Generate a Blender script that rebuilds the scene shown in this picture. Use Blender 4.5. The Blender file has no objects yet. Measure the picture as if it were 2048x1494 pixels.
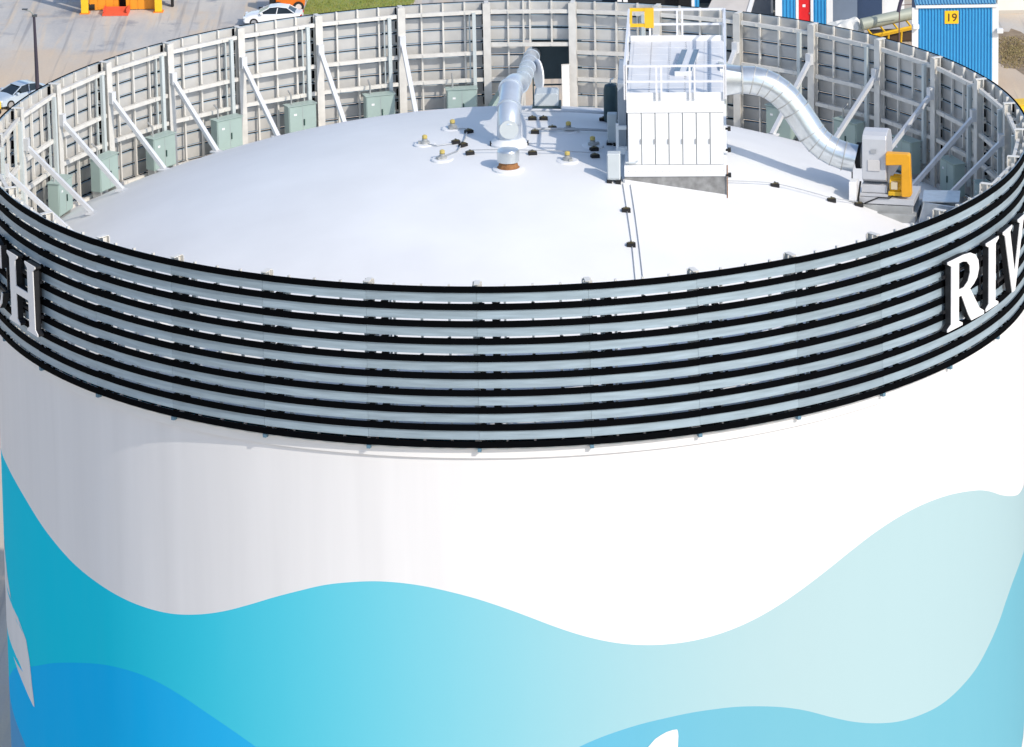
import bpy, math, random
from math import sin, cos, pi, radians as R
from mathutils import Vector, Matrix
from mathutils.geometry import tessellate_polygon

S = bpy.context.scene
COL = S.collection
random.seed(7)
ZR = 37.0                      # height of the fence's top edge above the yard

# ------------------------------------------------------------------ camera
PITCH, ROLL = 0.2062951, -0.0200262
CAM = Vector((0, -140.7416, ZR + 39.5543))
rt = Vector((1, 0, 0)); up = Vector((0, sin(PITCH), cos(PITCH))); fw = Vector((0, cos(PITCH), -sin(PITCH)))
ex = rt * cos(ROLL) + up * sin(ROLL)
ey = up * cos(ROLL) - rt * sin(ROLL)
cam = bpy.data.cameras.new('camera')
cam.sensor_width = 36.0; cam.sensor_fit = 'HORIZONTAL'
cam.lens = 36.0 * 8166.13 / 2048
cam.shift_x = (1024 - 1001.64) / 2048
cam.shift_y = -(747 + 301.34) / 2048
cam.clip_start = 1.0; cam.clip_end = 6000
co = bpy.data.objects.new('camera', cam); COL.objects.link(co)
co.matrix_world = Matrix(((ex.x, ey.x, -fw.x, CAM.x), (ex.y, ey.y, -fw.y, CAM.y), (ex.z, ey.z, -fw.z, CAM.z), (0, 0, 0, 1)))
S.camera = co

# ------------------------------------------------------------------ light
SUN_AZ, SUN_EL = 42.0, 36.0    # azimuth to the right of the direction towards the camera
w = bpy.data.worlds.new('World'); S.world = w; w.use_nodes = True
nt = w.node_tree; nt.nodes.clear()
sky = nt.nodes.new('ShaderNodeTexSky'); sky.sky_type = 'NISHITA'; sky.sun_disc = False
sky.sun_elevation = R(SUN_EL); sky.sun_rotation = R(180 - SUN_AZ)
sky.air_density = 1.0; sky.dust_density = 1.0; sky.ozone_density = 1.5
bg = nt.nodes.new('ShaderNodeBackground'); bg.inputs['Strength'].default_value = 0.15
wo = nt.nodes.new('ShaderNodeOutputWorld')
nt.links.new(sky.outputs[0], bg.inputs[0]); nt.links.new(bg.outputs[0], wo.inputs[0])
sd = Vector((sin(R(SUN_AZ)) * cos(R(SUN_EL)), -cos(R(SUN_AZ)) * cos(R(SUN_EL)), sin(R(SUN_EL))))
sl = bpy.data.lights.new('sun', 'SUN'); sl.energy = 2.45; sl.angle = R(0.5); sl.color = (1.0, 0.92, 0.81)
so = bpy.data.objects.new('sun', sl); COL.objects.link(so)
so.rotation_euler = sd.to_track_quat('Z', 'Y').to_euler(); so.location = (60, -60, 120)
S.view_settings.view_transform = 'Standard'; S.view_settings.look = 'None'
S.view_settings.exposure = 0.47; S.view_settings.gamma = 1.0

# ------------------------------------------------------------------ materials
MATS = {}
def mat(name, col, rough=0.5, metal=0.0, var=0.0, scale=3.0, col2=None, bump=0.0, stretch=(1, 1, 1), detail=6, spec=0.5, rand=0.0, contrast=0.25):
    if name in MATS: return MATS[name]
    m = bpy.data.materials.new(name); m.use_nodes = True
    n = m.node_tree.nodes; l = m.node_tree.links
    b = n['Principled BSDF']
    b.inputs['Base Color'].default_value = (*col, 1)
    b.inputs['Roughness'].default_value = rough; b.inputs['Metallic'].default_value = metal
    b.inputs['Specular IOR Level'].default_value = spec
    out = None
    if var > 0 or col2 or bump:
        tc = n.new('ShaderNodeTexCoord'); mp = n.new('ShaderNodeMapping'); mp.inputs['Scale'].default_value = stretch
        l.new(tc.outputs['Object'], mp.inputs[0])
        no = n.new('ShaderNodeTexNoise'); no.inputs['Scale'].default_value = scale; no.inputs['Detail'].default_value = detail
        l.new(mp.outputs[0], no.inputs['Vector'])
        rp = n.new('ShaderNodeMapRange'); rp.inputs[1].default_value = 0.5 - contrast; rp.inputs[2].default_value = 0.5 + contrast
        l.new(no.outputs[0], rp.inputs[0])
        mx = n.new('ShaderNodeMix'); mx.data_type = 'RGBA'
        c2 = col2 if col2 else tuple(c * (1 - var) for c in col)
        mx.inputs[6].default_value = (*c2, 1); mx.inputs[7].default_value = (*col, 1)
        l.new(rp.outputs[0], mx.inputs[0]); out = mx.outputs[2]
        l.new(out, b.inputs['Base Color'])
        if bump:
            bp = n.new('ShaderNodeBump'); bp.inputs['Strength'].default_value = bump; bp.inputs['Distance'].default_value = 0.05
            l.new(no.outputs[0], bp.inputs['Height']); l.new(bp.outputs[0], b.inputs['Normal'])
    if rand > 0:
        oi = n.new('ShaderNodeObjectInfo'); hs = n.new('ShaderNodeHueSaturation')
        mr = n.new('ShaderNodeMapRange'); mr.inputs[3].default_value = 1 - rand; mr.inputs[4].default_value = 1 + rand
        l.new(oi.outputs['Random'], mr.inputs[0]); l.new(mr.outputs[0], hs.inputs['Value'])
        if out: l.new(out, hs.inputs['Color'])
        else: hs.inputs['Color'].default_value = (*col, 1)
        l.new(hs.outputs[0], b.inputs['Base Color'])
    MATS[name] = m; return m

WHITE = mat('white_coating', (.80, .80, .80), .45, 0, .07, .5, bump=.02)
ROOFM = mat('white_roof_membrane', (.81, .81, .80), .6, 0, .10, .30, detail=8, bump=.03)
STEEL = mat('painted_fence_steel', (.74, .715, .66), .5, .1, .2, 2.5, rand=.06)
SLATB = mat('slat_grey_metal', (.37, .48, .56), .40, .25, .32, 1.6, stretch=(.5, .5, 6), rand=.11)
SLATI = mat('slat_inner_metal', (.58, .57, .545), .5, .2, .22, 1.3, rand=.05)
BLACK = mat('black_led_bar', (.0015, .002, .003), .8, 0, .3, 4, spec=.04)
RUBBER = mat('black_rubber', (.012, .012, .013), .8, 0, .3, 9)
CABG = mat('pale_green_paint', (.36, .46, .42), .4, .05, .10, 1.2, rand=.04)
CABH = mat('dark_green_handle', (.02, .06, .05), .5)
GALV = mat('galvanised_steel', (.70, .74, .76), .28, .75, .20, 4.0)
GALVD = mat('weathered_galvanised', (.50, .51, .50), .55, .4, .35, 1.6)
PAINTW = mat('white_unit_paint', (.85, .85, .845), .4, 0, .06, .9, stretch=(1, 1, .25))
DECKW = mat('white_deck_plate', (.74, .75, .77), .45, 0, .12, 1.1)
SEAM = mat('panel_seam_grey', (.34, .35, .36), .6)
YEL = mat('safety_yellow', (.85, .50, .02), .45, 0, .12, 3)
ORG = mat('guard_orange_yellow', (.86, .40, .015), .45, 0, .14, 3)
RUST = mat('rusty_brown', (.34, .15, .05), .8, 0, .5, 6)
DARKST = mat('dark_teal_steel', (.05, .09, .10), .45, .3, .3, 3)
GREYP = mat('light_grey_paint', (.55, .59, .60), .45, 0, .1, 2)
GLASS = mat('tinted_car_glass', (.012, .018, .022), .08, 0, spec=.6)
TYRE = mat('tyre_rubber', (.015, .015, .015), .85)
CARW = mat('white_car_paint', (.80, .81, .82), .18, 0, .03, 1)
CHROME = mat('wheel_alloy', (.55, .56, .58), .3, .8)

# ------------------------------------------------------------------ mesh builder
class MB:
    def __init__(self): self.v = []; self.f = []; self.m = []
    def add(self, vs, fs, mi=0, M=None):
        b = len(self.v)
        self.v += [tuple(M @ Vector(p)) if M is not None else tuple(p) for p in vs]
        self.f += [tuple(i + b for i in q) for q in fs]; self.m += [mi] * len(fs)
        return self
    def box(self, x0, x1, y0, y1, z0, z1, mi=0, M=None):
        vs = [(x, y, z) for z in (z0, z1) for y in (y0, y1) for x in (x0, x1)]
        return self.add(vs, [(0, 2, 3, 1), (4, 5, 7, 6), (0, 1, 5, 4), (2, 6, 7, 3), (0, 4, 6, 2), (1, 3, 7, 5)], mi, M)
    def beam(self, p0, p1, wd, ht, mi=0, upv=(0, 0, 1), M=None):
        p0 = Vector(p0); p1 = Vector(p1); d = (p1 - p0).normalized(); u = Vector(upv)
        s = d.cross(u)
        if s.length < 1e-4: s = d.cross(Vector((1, 0, 0)))
        s.normalize(); t = s.cross(d).normalized()
        vs = []
        for p in (p0, p1):
            for a, b in ((-1, -1), (1, -1), (1, 1), (-1, 1)): vs.append(p + s * a * wd / 2 + t * b * ht / 2)
        return self.add(vs, [(3, 2, 1, 0), (4, 5, 6, 7), (0, 1, 5, 4), (1, 2, 6, 5), (2, 3, 7, 6), (3, 0, 4, 7)], mi, M)
    def tube(self, path, r, n=14, mi=0, M=None, caps=True):
        path = [Vector(p) for p in path]; k = len(path)
        rr = r if isinstance(r, (list, tuple)) else [r] * k
        vs = []; nrm = None
        for i, p in enumerate(path):
            d = (path[min(i + 1, k - 1)] - path[max(i - 1, 0)]).normalized()
            if nrm is None:
                nrm = d.orthogonal().normalized()
            nrm = (nrm - d * nrm.dot(d)).normalized(); bi = d.cross(nrm)
            vs += [p + (nrm * cos(2 * pi * j / n) + bi * sin(2 * pi * j / n)) * rr[i] for j in range(n)]
        fs = [(i * n + j, i * n + (j + 1) % n, (i + 1) * n + (j + 1) % n, (i + 1) * n + j) for i in range(k - 1) for j in range(n)]
        if caps: fs += [tuple(range(n - 1, -1, -1)), tuple((k - 1) * n + j for j in range(n))]
        return self.add(vs, fs, mi, M)
    def lathe(self, prof, n=24, mi=0, M=None):
        vs = [(r * cos(2 * pi * j / n), r * sin(2 * pi * j / n), z) for r, z in prof for j in range(n)]
        k = len(prof)
        fs = [(i * n + j, i * n + (j + 1) % n, (i + 1) * n + (j + 1) % n, (i + 1) * n + j) for i in range(k - 1) for j in range(n)]
        fs += [tuple(range(n - 1, -1, -1)), tuple((k - 1) * n + j for j in range(n))]
        return self.add(vs, fs, mi, M)
    def prism(self, loops, d, M=None, mi=0, mside=None):
        """loops in the local x/z plane (first outer, then holes); extruded from y=0 to y=d"""
        if not isinstance(loops[0][0], (tuple, list)): loops = [loops]
        mside = mi if mside is None else mside
        pts = [p for lp in loops for p in lp]; n = len(pts)
        tri = tessellate_polygon([[Vector((p[0], p[1], 0)) for p in lp] for lp in loops])
        vs = [(p[0], 0, p[1]) for p in pts] + [(p[0], d, p[1]) for p in pts]
        f0 = []
        for a, b, c in tri:
            A, B, C_ = pts[a], pts[b], pts[c]
            if (B[0] - A[0]) * (C_[1] - A[1]) - (B[1] - A[1]) * (C_[0] - A[0]) < 0: b, c = c, b
            f0.append((a, b, c))
        b0 = len(self.v)
        self.add(vs, f0 + [(c + n, b + n, a + n) for a, b, c in f0], mi, M)
        o = 0; fs = []
        for li, lp in enumerate(loops):
            k = len(lp); area = sum(lp[i][0] * lp[(i + 1) % k][1] - lp[(i + 1) % k][0] * lp[i][1] for i in range(k))
            ccw = (area > 0) == (li == 0)
            for i in range(k):
                a, b = o + i, o + (i + 1) % k
                q = (a, a + n, b + n, b) if ccw else (a, b, b + n, a + n)
                fs.append(tuple(x + b0 for x in q))
            o += k
        self.f += fs; self.m += [mside] * len(fs)
        return self
    def arc(self, r0, r1, a0, a1, z0, z1, n=6, mi=0, flare=0.0):
        """curved bar about the tank axis, degrees"""
        vs = []
        for i in range(n + 1):
            a = R(a0 + (a1 - a0) * i / n)
            for z in (z0, z1):
                for r in (r0, r1):
                    q = r - z * flare
                    vs.append((q * sin(a), -q * cos(a), z))
        fs = [(0, 1, 3, 2), (4 * n, 4 * n + 2, 4 * n + 3, 4 * n + 1)]
        for i in range(n):
            b = 4 * i; c = b + 4
            fs += [(b, c, c + 1, b + 1), (b + 2, b + 3, c + 3, c + 2), (b, b + 2, c + 2, c), (b + 1, c + 1, c + 3, b + 3)]
        return self.add(vs, fs, mi)
    def mesh(self, name, mats, smooth=None):
        me = bpy.data.meshes.new(name); me.from_pydata(self.v, [], self.f)
        for x in (mats if isinstance(mats, (list, tuple)) else [mats]): me.materials.append(x)
        me.polygons.foreach_set('material_index', self.m)
        if smooth:
            me.polygons.foreach_set('use_smooth', [True] * len(self.f)); me.set_sharp_from_angle(angle=R(smooth))
        me.update(); return me
    def build(self, name, mats, parent=None, smooth=None, bevel=0, label=None):
        o = bpy.data.objects.new(name, self.mesh(name, mats, smooth)); COL.objects.link(o)
        if parent: o.parent = parent
        if bevel:
            b = o.modifiers.new('bevel', 'BEVEL'); b.width = bevel; b.segments = 2; b.limit_method = 'ANGLE'; b.angle_limit = R(50)
        if label: o['label'] = label
        return o
def tag(o, label=None, cat=None, group=None, kind=None):
    if label: o['label'] = label
    if cat: o['category'] = cat
    if group: o['group'] = group
    if kind: o['kind'] = kind
    return o
def thing(name, label, cat, loc=(0, 0, 0), rz=0, group=None):
    o = bpy.data.objects.new(name, None); COL.objects.link(o)
    o.location = loc; o.rotation_euler = (0, 0, rz); o.empty_display_size = .3
    return tag(o, label, cat, group)
def clone(o, parent):
    c = o.copy(); COL.objects.link(c); c.parent = parent
    for ch in list(o.children): clone(ch, c)
    return c
def copy_thing(root, loc, rz, label):
    r = root.copy(); COL.objects.link(r); r.location = loc; r.rotation_euler = (0, 0, rz); r['label'] = label
    for ch in list(root.children): clone(ch, r)
    return r
def pol0(a, r, z): return (r * sin(R(a)), -r * cos(R(a)), z)
def dz(x, y): return -0.69 - 0.013168 * (x * x + y * y)          # dome height below the fence's top edge
def at(x, y, h=0): return (x, y, ZR + dz(x, y) + h)
def T(x, y, z, rz=0): return Matrix.Translation((x, y, z)) @ Matrix.Rotation(rz, 4, 'Z')
def bez(p0, p1, p2, n=10):
    p0, p1, p2 = Vector(p0), Vector(p1), Vector(p2)
    return [p0 * (1 - t) ** 2 + p1 * 2 * t * (1 - t) + p2 * t * t for t in [i / n for i in range(n + 1)]]
def lerp_curve(pts, x):
    if x <= pts[0][0]: return pts[0][1]
    for (a, b), (c, d) in zip(pts, pts[1:]):
        if x <= c: return b + (d - b) * (x - a) / (c - a) if c > a else d
    return pts[-1][1]
def spline_curve(pts, x):
    if x <= pts[0][0]: return pts[0][1]
    if x >= pts[-1][0]: return pts[-1][1]
    for i in range(len(pts) - 1):
        if x <= pts[i + 1][0]: break
    p = lambda j: pts[max(0, min(len(pts) - 1, j))]
    (x0, y0), (x1, y1), (x2, y2), (x3, y3) = p(i - 1), p(i), p(i + 1), p(i + 2)
    h = x2 - x1; t = (x - x1) / h
    m1 = (y2 - y0) / (x2 - x0) * h if x2 > x0 else 0
    m2 = (y3 - y1) / (x3 - x1) * h if x3 > x1 else 0
    t2, t3 = t * t, t * t * t
    return (2 * t3 - 3 * t2 + 1) * y1 + (t3 - 2 * t2 + t) * m1 + (-2 * t3 + 3 * t2) * y2 + (t3 - t2) * m2

# ------------------------------------------------------------------ ground
def ground_material():
    m = bpy.data.materials.new('yard_ground'); m.use_nodes = True
    n = m.node_tree.nodes; l = m.node_tree.links; b = n['Principled BSDF']; b.inputs['Roughness'].default_value = .9
    b.inputs['Specular IOR Level'].default_value = .2
    tc = n.new('ShaderNodeTexCoord')
    def noise(sc, st, det=6):
        mp = n.new('ShaderNodeMapping'); mp.inputs['Scale'].default_value = st; l.new(tc.outputs['Object'], mp.inputs[0])
        q = n.new('ShaderNodeTexNoise'); q.inputs['Scale'].default_value = sc; q.inputs['Detail'].default_value = det
        q.inputs['Roughness'].default_value = .65; l.new(mp.outputs[0], q.inputs['Vector']); return q.outputs[0]
    def mapr(src, a, c):
        q = n.new('ShaderNodeMapRange'); q.inputs[1].default_value = a; q.inputs[2].default_value = c; l.new(src, q.inputs[0]); return q.outputs[0]
    def mix(f, a, c):
        q = n.new('ShaderNodeMix'); q.data_type = 'RGBA'
        if isinstance(f, float): q.inputs[0].default_value = f
        else: l.new(f, q.inputs[0])
        for s, i in ((a, 6), (c, 7)):
            if isinstance(s, tuple): q.inputs[i].default_value = (*s, 1)
            else: l.new(s, q.inputs[i])
        return q.outputs[2]
    base = mix(mapr(noise(.09, (1, .45, 1)), .40, .60), (.66, .51, .36), (.56, .50, .43))
    base = mix(mapr(noise(.45, (1, .35, 1)), .35, .75), base, (.58, .47, .36))
    asph = mix(mapr(noise(.25, (1, .3, 1)), .35, .65), (.44, .435, .43), (.60, .56, .50))
    asph = mix(mapr(noise(.5, (.5, .5, 1)), .56, .70), asph, (.26, .27, .30))
    v = n.new('ShaderNodeSeparateXYZ'); l.new(tc.outputs['Object'], v.inputs[0])
    ma = n.new('ShaderNodeMath'); ma.operation = 'ADD'
    l.new(noise(.12, (1, 1, 1)), ma.inputs[0])
    mb = n.new('ShaderNodeMapRange'); mb.inputs[1].default_value = 150; mb.inputs[2].default_value = 156; mb.inputs[3].default_value = -.25; mb.inputs[4].default_value = .12
    l.new(v.outputs[1], mb.inputs[0]); l.new(mb.outputs[0], ma.inputs[1])
    col = mix(mapr(ma.outputs[0], .44, .60), base, asph)
    mp = n.new('ShaderNodeMapping'); mp.inputs['Rotation'].default_value = (0, 0, R(24)); mp.inputs['Scale'].default_value = (1, .07, 1)
    l.new(tc.outputs['Object'], mp.inputs[0])
    tr = n.new('ShaderNodeTexNoise'); tr.inputs['Scale'].default_value = 1.3; tr.inputs['Detail'].default_value = 5; l.new(mp.outputs[0], tr.inputs['Vector'])
    tm = mapr(tr.outputs[0], .54, .68)
    col = mix(tm, col, mix(.55, col, (.68, .54, .38)))
    mp2 = n.new('ShaderNodeMapping'); mp2.inputs['Rotation'].default_value = (0, 0, R(-70)); mp2.inputs['Scale'].default_value = (1.6, .05, 1)
    l.new(tc.outputs['Object'], mp2.inputs[0])
    t2 = n.new('ShaderNodeTexNoise'); t2.inputs['Scale'].default_value = 1.1; t2.inputs['Detail'].default_value = 4; l.new(mp2.outputs[0], t2.inputs['Vector'])
    col = mix(mapr(t2.outputs[0], .58, .70), col, mix(.4, col, (.16, .16, .18)))
    fine = mapr(noise(5, (1, 1, 1), 4), .3, .7)
    col = mix(fine, col, mix(.12, col, (.2, .17, .14)))
    l.new(col, b.inputs['Base Color'])
    return m
g = MB()
g.add([(-2500, -2500, 0), (2500, -2500, 0), (2500, 2500, 0), (-2500, 2500, 0)], [(0, 1, 2, 3)])
tag(g.build('ground', ground_material()), kind='structure')

# ------------------------------------------------------------------ tank
tank = thing('storage_tank', 'huge white round tank with teal and blue painted waves', 'tank', (0, 0, 0))
A = [(-100, -10.9), (-90, -10.8), (-82.47, -10.738), (-79.06, -10.65), (-73.57, -10.55), (-66.74, -10.80), (-59.51, -11.43), (-53.94, -11.90), (-49.2, -12.171), (-45.0, -12.322), (-41.17, -12.349), (-37.61, -12.262), (-34.25, -12.04), (-31.05, -11.72), (-27.99, -11.319), (-25.04, -10.907), (-22.2, -10.554), (-19.45, -10.249), (-16.77, -10.064), (-14.15, -9.957), (-11.58, -9.951), (-9.05, -10.028), (-6.54, -10.186), (-4.06, -10.393), (-1.59, -10.665), (0.88, -10.985), (3.35, -11.336), (5.84, -11.668), (8.34, -11.948), (10.88, -12.158), (13.45, -12.283), (16.07, -12.335), (18.74, -12.31), (21.47, -12.2), (24.29, -11.999), (27.19, -11.702), (30.2, -11.323), (33.35, -10.899), (36.66, -10.467), (40.19, -10.101), (43.98, -9.878), (48.16, -9.829), (52.89, -9.995), (58.53, -10.439), (61.93, -10.845), (66.03, -11.451), (71.63, -12.118), (74.98, -12.403), (79.75, -12.6), (90, -12.4), (110, -11)]
B = [(-110, -21), (-82.38, -19.505), (-73.33, -18.0), (-64.77, -16.85), (-58.94, -16.05), (-52.55, -15.347), (-47.76, -14.955), (-43.17, -14.796), (-39.76, -14.86), (-36.53, -15.09), (-33.54, -15.411), (-30.63, -15.77), (-27.84, -16.169), (-26.23, -16.457), (-22.88, -17.148), (-17.52, -18.478), (-12.32, -19.255), (-7.16, -19.002), (-2.01, -17.494), (2.09, -16.227), (5.69, -15.581), (7.83, -15.3), (10.19, -15.08), (12.57, -14.924), (14.98, -14.832), (17.48, -14.774), (19.97, -14.782), (22.52, -14.842), (25.19, -14.993), (27.89, -15.214), (30.69, -15.545), (33.61, -15.992), (36.75, -16.441), (40.01, -16.8), (43.52, -17.078), (47.43, -17.22), (50.83, -17.238), (54.61, -17.08), (58.35, -16.80), (62.15, -16.299), (65.03, -15.87), (67.23, -15.49), (70.57, -15.121), (75.36, -14.971), (81.05, -15.139), (95, -15.4), (120, -16)]
Cc = [(-110, -19.0), (-88, -19.6), (-82.4, -19.9), (-73.03, -20.2), (-69.57, -20.396), (-65.88, -20.889), (-61.56, -21.825), (-55, -24)]
RT = 18.41
def rs(z): return RT + max(0, -z - 9) * .011
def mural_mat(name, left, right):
    # sunlight painted into the mural tint: washed out paler towards the sunlit right
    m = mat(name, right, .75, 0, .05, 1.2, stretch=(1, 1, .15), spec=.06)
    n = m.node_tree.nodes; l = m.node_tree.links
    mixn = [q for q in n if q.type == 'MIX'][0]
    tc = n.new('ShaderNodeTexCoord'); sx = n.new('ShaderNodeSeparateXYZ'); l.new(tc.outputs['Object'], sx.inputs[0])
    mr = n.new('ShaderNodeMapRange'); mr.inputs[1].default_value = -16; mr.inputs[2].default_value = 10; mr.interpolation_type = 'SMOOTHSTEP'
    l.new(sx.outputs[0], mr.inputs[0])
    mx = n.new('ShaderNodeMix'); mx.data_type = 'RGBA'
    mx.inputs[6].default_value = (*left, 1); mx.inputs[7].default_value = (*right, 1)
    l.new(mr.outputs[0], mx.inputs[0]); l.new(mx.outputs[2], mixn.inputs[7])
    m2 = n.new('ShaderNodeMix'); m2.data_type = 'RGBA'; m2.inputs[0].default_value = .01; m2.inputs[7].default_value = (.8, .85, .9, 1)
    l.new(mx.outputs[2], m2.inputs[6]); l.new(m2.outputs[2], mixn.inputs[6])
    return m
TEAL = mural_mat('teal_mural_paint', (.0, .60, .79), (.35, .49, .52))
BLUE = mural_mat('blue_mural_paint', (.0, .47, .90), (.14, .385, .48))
DEEP = mat('deep_blue_mural_paint', (.0, .31, .66), .42, 0, .05, 1.2)
SHELLW = mat('tank_white_paint', (.79, .79, .80), .42, 0, .09, .7, stretch=(1.6, 1.6, .08), detail=8)
m = MB()
N = 720
def bands(a):
    za = spline_curve(A, a) if -100 <= a <= 110 else -11 - .4 * sin(R(a * 5))
    zB = spline_curve(B, a) if -110 <= a <= 120 else -17.5 + sin(R(a * 4))
    zC = spline_curve(Cc, a) if -110 <= a <= -55 else -24
    zC = min(zC, zB - .3)
    return [-5.3, -9.0, za, zB, zC, -24.5, -37.0] if za < -9.01 else [-5.3, za + .01, za, zB, zC, -24.5, -37.0]
prev = None
for j in range(N + 1):
    a = -180 + 360 * j / N
    zs = bands(a)
    vs = [(rs(z) * sin(R(a)), -rs(z) * cos(R(a)), ZR + z) for z in zs]
    b = len(m.v); m.v += vs
    if j:
        for q in range(6):
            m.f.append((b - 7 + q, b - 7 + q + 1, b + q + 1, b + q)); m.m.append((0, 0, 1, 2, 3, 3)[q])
def patch(rows, mi, rr=RT + .012, nc=10):
    b = len(m.v)
    for z, a0, a1 in rows:
        for i in range(nc + 1):
            a = R(a0 + (a1 - a0) * i / nc); q = rs(z) + .012; m.v.append((q * sin(a), -q * cos(a), ZR + z))
    for k in range(len(rows) - 1):
        for i in range(nc):
            q = b + k * (nc + 1) + i
            m.f.append((q, q + nc + 1, q + nc + 2, q + 1)); m.m.append(mi)
patch([(-13.2, -92, -87), (-14.2, -92, -80.5), (-15.0, -91, -77.3), (-15.5, -89.5, -74.9), (-15.85, -88.5, -70.2), (-16.22, -87.6, -67.44), (-16.85, -86.5, -66.43), (-17.4, -84.5, -66.0), (-17.72, -74.0, -65.8), (-17.9, -71.5, -65.6), (-18.07, -69.2, -65.45), (-18.25, -67.4, -65.3), (-18.42, -65.7, -65.2)], 0)
patch([(-15.27, 15.6, 16.05), (-15.31, 14.96, 16.1), (-15.40, 14.3, 16.15), (-15.504, 13.74, 16.17), (-15.796, 12.85, 16.12), (-16.0, 12.45, 16.08), (-16.385, 11.99, 16.0), (-16.9, 11.6, 15.8), (-17.6, 11.9, 15.2)], 0)
patch([(-21.2, 80, 82), (-21.8, 76.5, 82.5), (-22.3, 73.5, 82), (-23, 71, 81), (-24, 72, 79)], 0)
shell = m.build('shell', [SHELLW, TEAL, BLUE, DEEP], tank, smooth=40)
# domed roof
m = MB(); RINGS, SEG = 40, 132
for i in range(RINGS + 1):
    r = 18.33 * i / RINGS
    for j in range(SEG):
        a = 2 * pi * j / SEG; m.v.append((r * cos(a), r * sin(a), ZR + dz(r, 0)))
for i in range(RINGS):
    for j in range(SEG):
        q = (i * SEG + j, (i + 1) * SEG + j, (i + 1) * SEG + (j + 1) % SEG, i * SEG + (j + 1) % SEG)
        if i == 0: q = (0, SEG + j, SEG + (j + 1) % SEG)
        m.f.append(q); m.m.append(0)
m.build('roof', ROOFM, tank, smooth=60)
m = MB()
for (r0, r1, z0, z1) in ((RT + .003, RT + .10, -5.66, -5.36), (RT + .003, RT + .13, -5.36, -5.28)):
    m.arc(r0, r1, -180, 180, ZR + z0, ZR + z1, n=264)
m.build('rim_band', WHITE, tank, smooth=40)
m = MB(); vs = []
for j in range(661):
    aj = j * 360 / 660; hh = .022 if (j // 2) % 2 else .004
    for z in (-5.335 - hh, -5.335 + hh): vs.append(pol0(aj, 18.555, ZR + z))
m.add(vs, [(2 * j, 2 * j + 1, 2 * j + 3, 2 * j + 2) for j in range(660)])
m.build('drip_grille', GREYP, tank)

# ------------------------------------------------------------------ slatted screen fence
NP = 33; DA = 360 / NP; PH = math.degrees(-0.05616437); PIT = 0.561
fence = thing('screen_fence', 'round slatted metal screen fence standing on the tank rim', 'fence', (0, 0, ZR))
FL = 0.0354
def slats(parts):
    m = MB()
    for i, (f0, f1) in parts:
        zt = -PIT * i; a0 = DA * f0; a1 = DA * f1; n = max(2, int(7 * (f1 - f0)))
        lo = .205 if i == 9 else .494
        m.arc(18.455, 18.50, a0 + .012, a1 - .012, zt - lo, zt - .005, n, 0, FL)         # face plate
        m.arc(18.43, 18.455, a0 + .06, a1 - .06, zt - lo + .05, zt - .03, n, 2, FL)      # inner tray
        m.arc(18.50, 18.56, a0 + .004, a1 - .004, zt - .188, zt + .012, n, 1, FL)         # black lamp bar
        if f0 < .01 and i < 9: m.arc(18.34, 18.43, DA * .030, DA * .052, zt - .34, zt - .04, 2, 1, FL)        # driver box
        for fr, wd, hh in ((.17, .34, .05), (.045, .26, .03), (.5, .16, .02), (.75, .16, .02), (.27, .16, .02)):
            if i and f0 < fr < f1 and (fr in (.17, .045) or (i * 7 + int(fr * 100)) % 3 == 0):
                m.arc(18.46, 18.57, DA * fr - wd, DA * fr + wd, zt + .012, zt + .012 + hh * .75, 2, 1, FL)
    return m
def pol(a, r, z): return (r * sin(R(a)), -r * cos(R(a)), z)
full = slats([(i, (0, 1)) for i in range(10)]).mesh('slat_panel', [SLATB, BLACK, SLATI], 35)
gate = slats([(i, (0, 1)) for i in range(3)] + [(i, (.57, 1)) for i in range(3, 10)]).mesh('slat_panel', [SLATB, BLACK, SLATI], 35)
m = MB()
for rr0, rr1, wd in ((18.03, 18.06, .15), (18.28, 18.31, .15), (18.06, 18.28, .018)):
    m.box(-wd, wd, -rr1, -rr0, -5.35, .03)
m.box(-.09, .09, -18.44, -18.02, .031, .055)
for z in (-.5, -1.6, -2.7, -3.8, -4.8): m.box(-.10, .10, -18.43, -18.311, z - .05, z + .05)
post_me = m.mesh('post', STEEL)
def frame_mesh(rails, frs):
    m = MB()
    for z, f0 in rails: m.beam(pol(max(.55, DA * f0), 18.15, z), pol(DA - .55, 18.15, z), .12, .15)
    for f, z0 in frs:
        M = Matrix.Rotation(R(DA * f), 4, 'Z'); m.box(-.035, .035, -18.425, -18.33, z0, .035, 0, M)
        for z, f0 in rails:
            if f >= f0 and z > z0: m.box(-.03, .03, -18.335, -18.02, z - .05, z + .05, 0, M)
    return m.mesh('panel_frame', STEEL)
frame_me = frame_mesh([(-.33, 0), (-2.02, 0), (-3.13, 0), (-4.93, 0)], [(.25, -5.3), (.5, -5.3), (.75, -5.3)])
gate_frame = frame_mesh([(-.33, 0), (-1.69, 0), (-3.13, .575), (-4.93, .575)], [(.25, -1.7), (.5, -1.7), (.75, -5.3), (.575, -5.3)])
m = MB(); m.box(-.07, .07, -18.06, -17.93, -4.2, -.33, 0, Matrix.Rotation(R(DA * .15), 4, 'Z'))
m.box(-.025, .025, -18.2, -18.12, -5.0, -.4, 0, Matrix.Rotation(R(DA * .20), 4, 'Z'))
race_me = m.mesh('cable_raceway', mat('raceway_paint', (.58, .63, .62), .45, .1, .1, 2, rand=.05))
m = MB(); zf = dz(15.55, 0)
m.beam(pol(0, 18.0, -1.35), pol(0, 15.55, zf + .06), .17, .15, upv=(0, -1, 0))
m.box(-.2, .2, -15.75, -15.2, zf + .0, zf + .07); m.box(-.12, .12, -18.03, -17.85, -1.55, -1.1)
brace_me = m.mesh('brace', mat('brace_paint', (.68, .69, .70), .4, .15, .12, 2, rand=.05))
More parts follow.
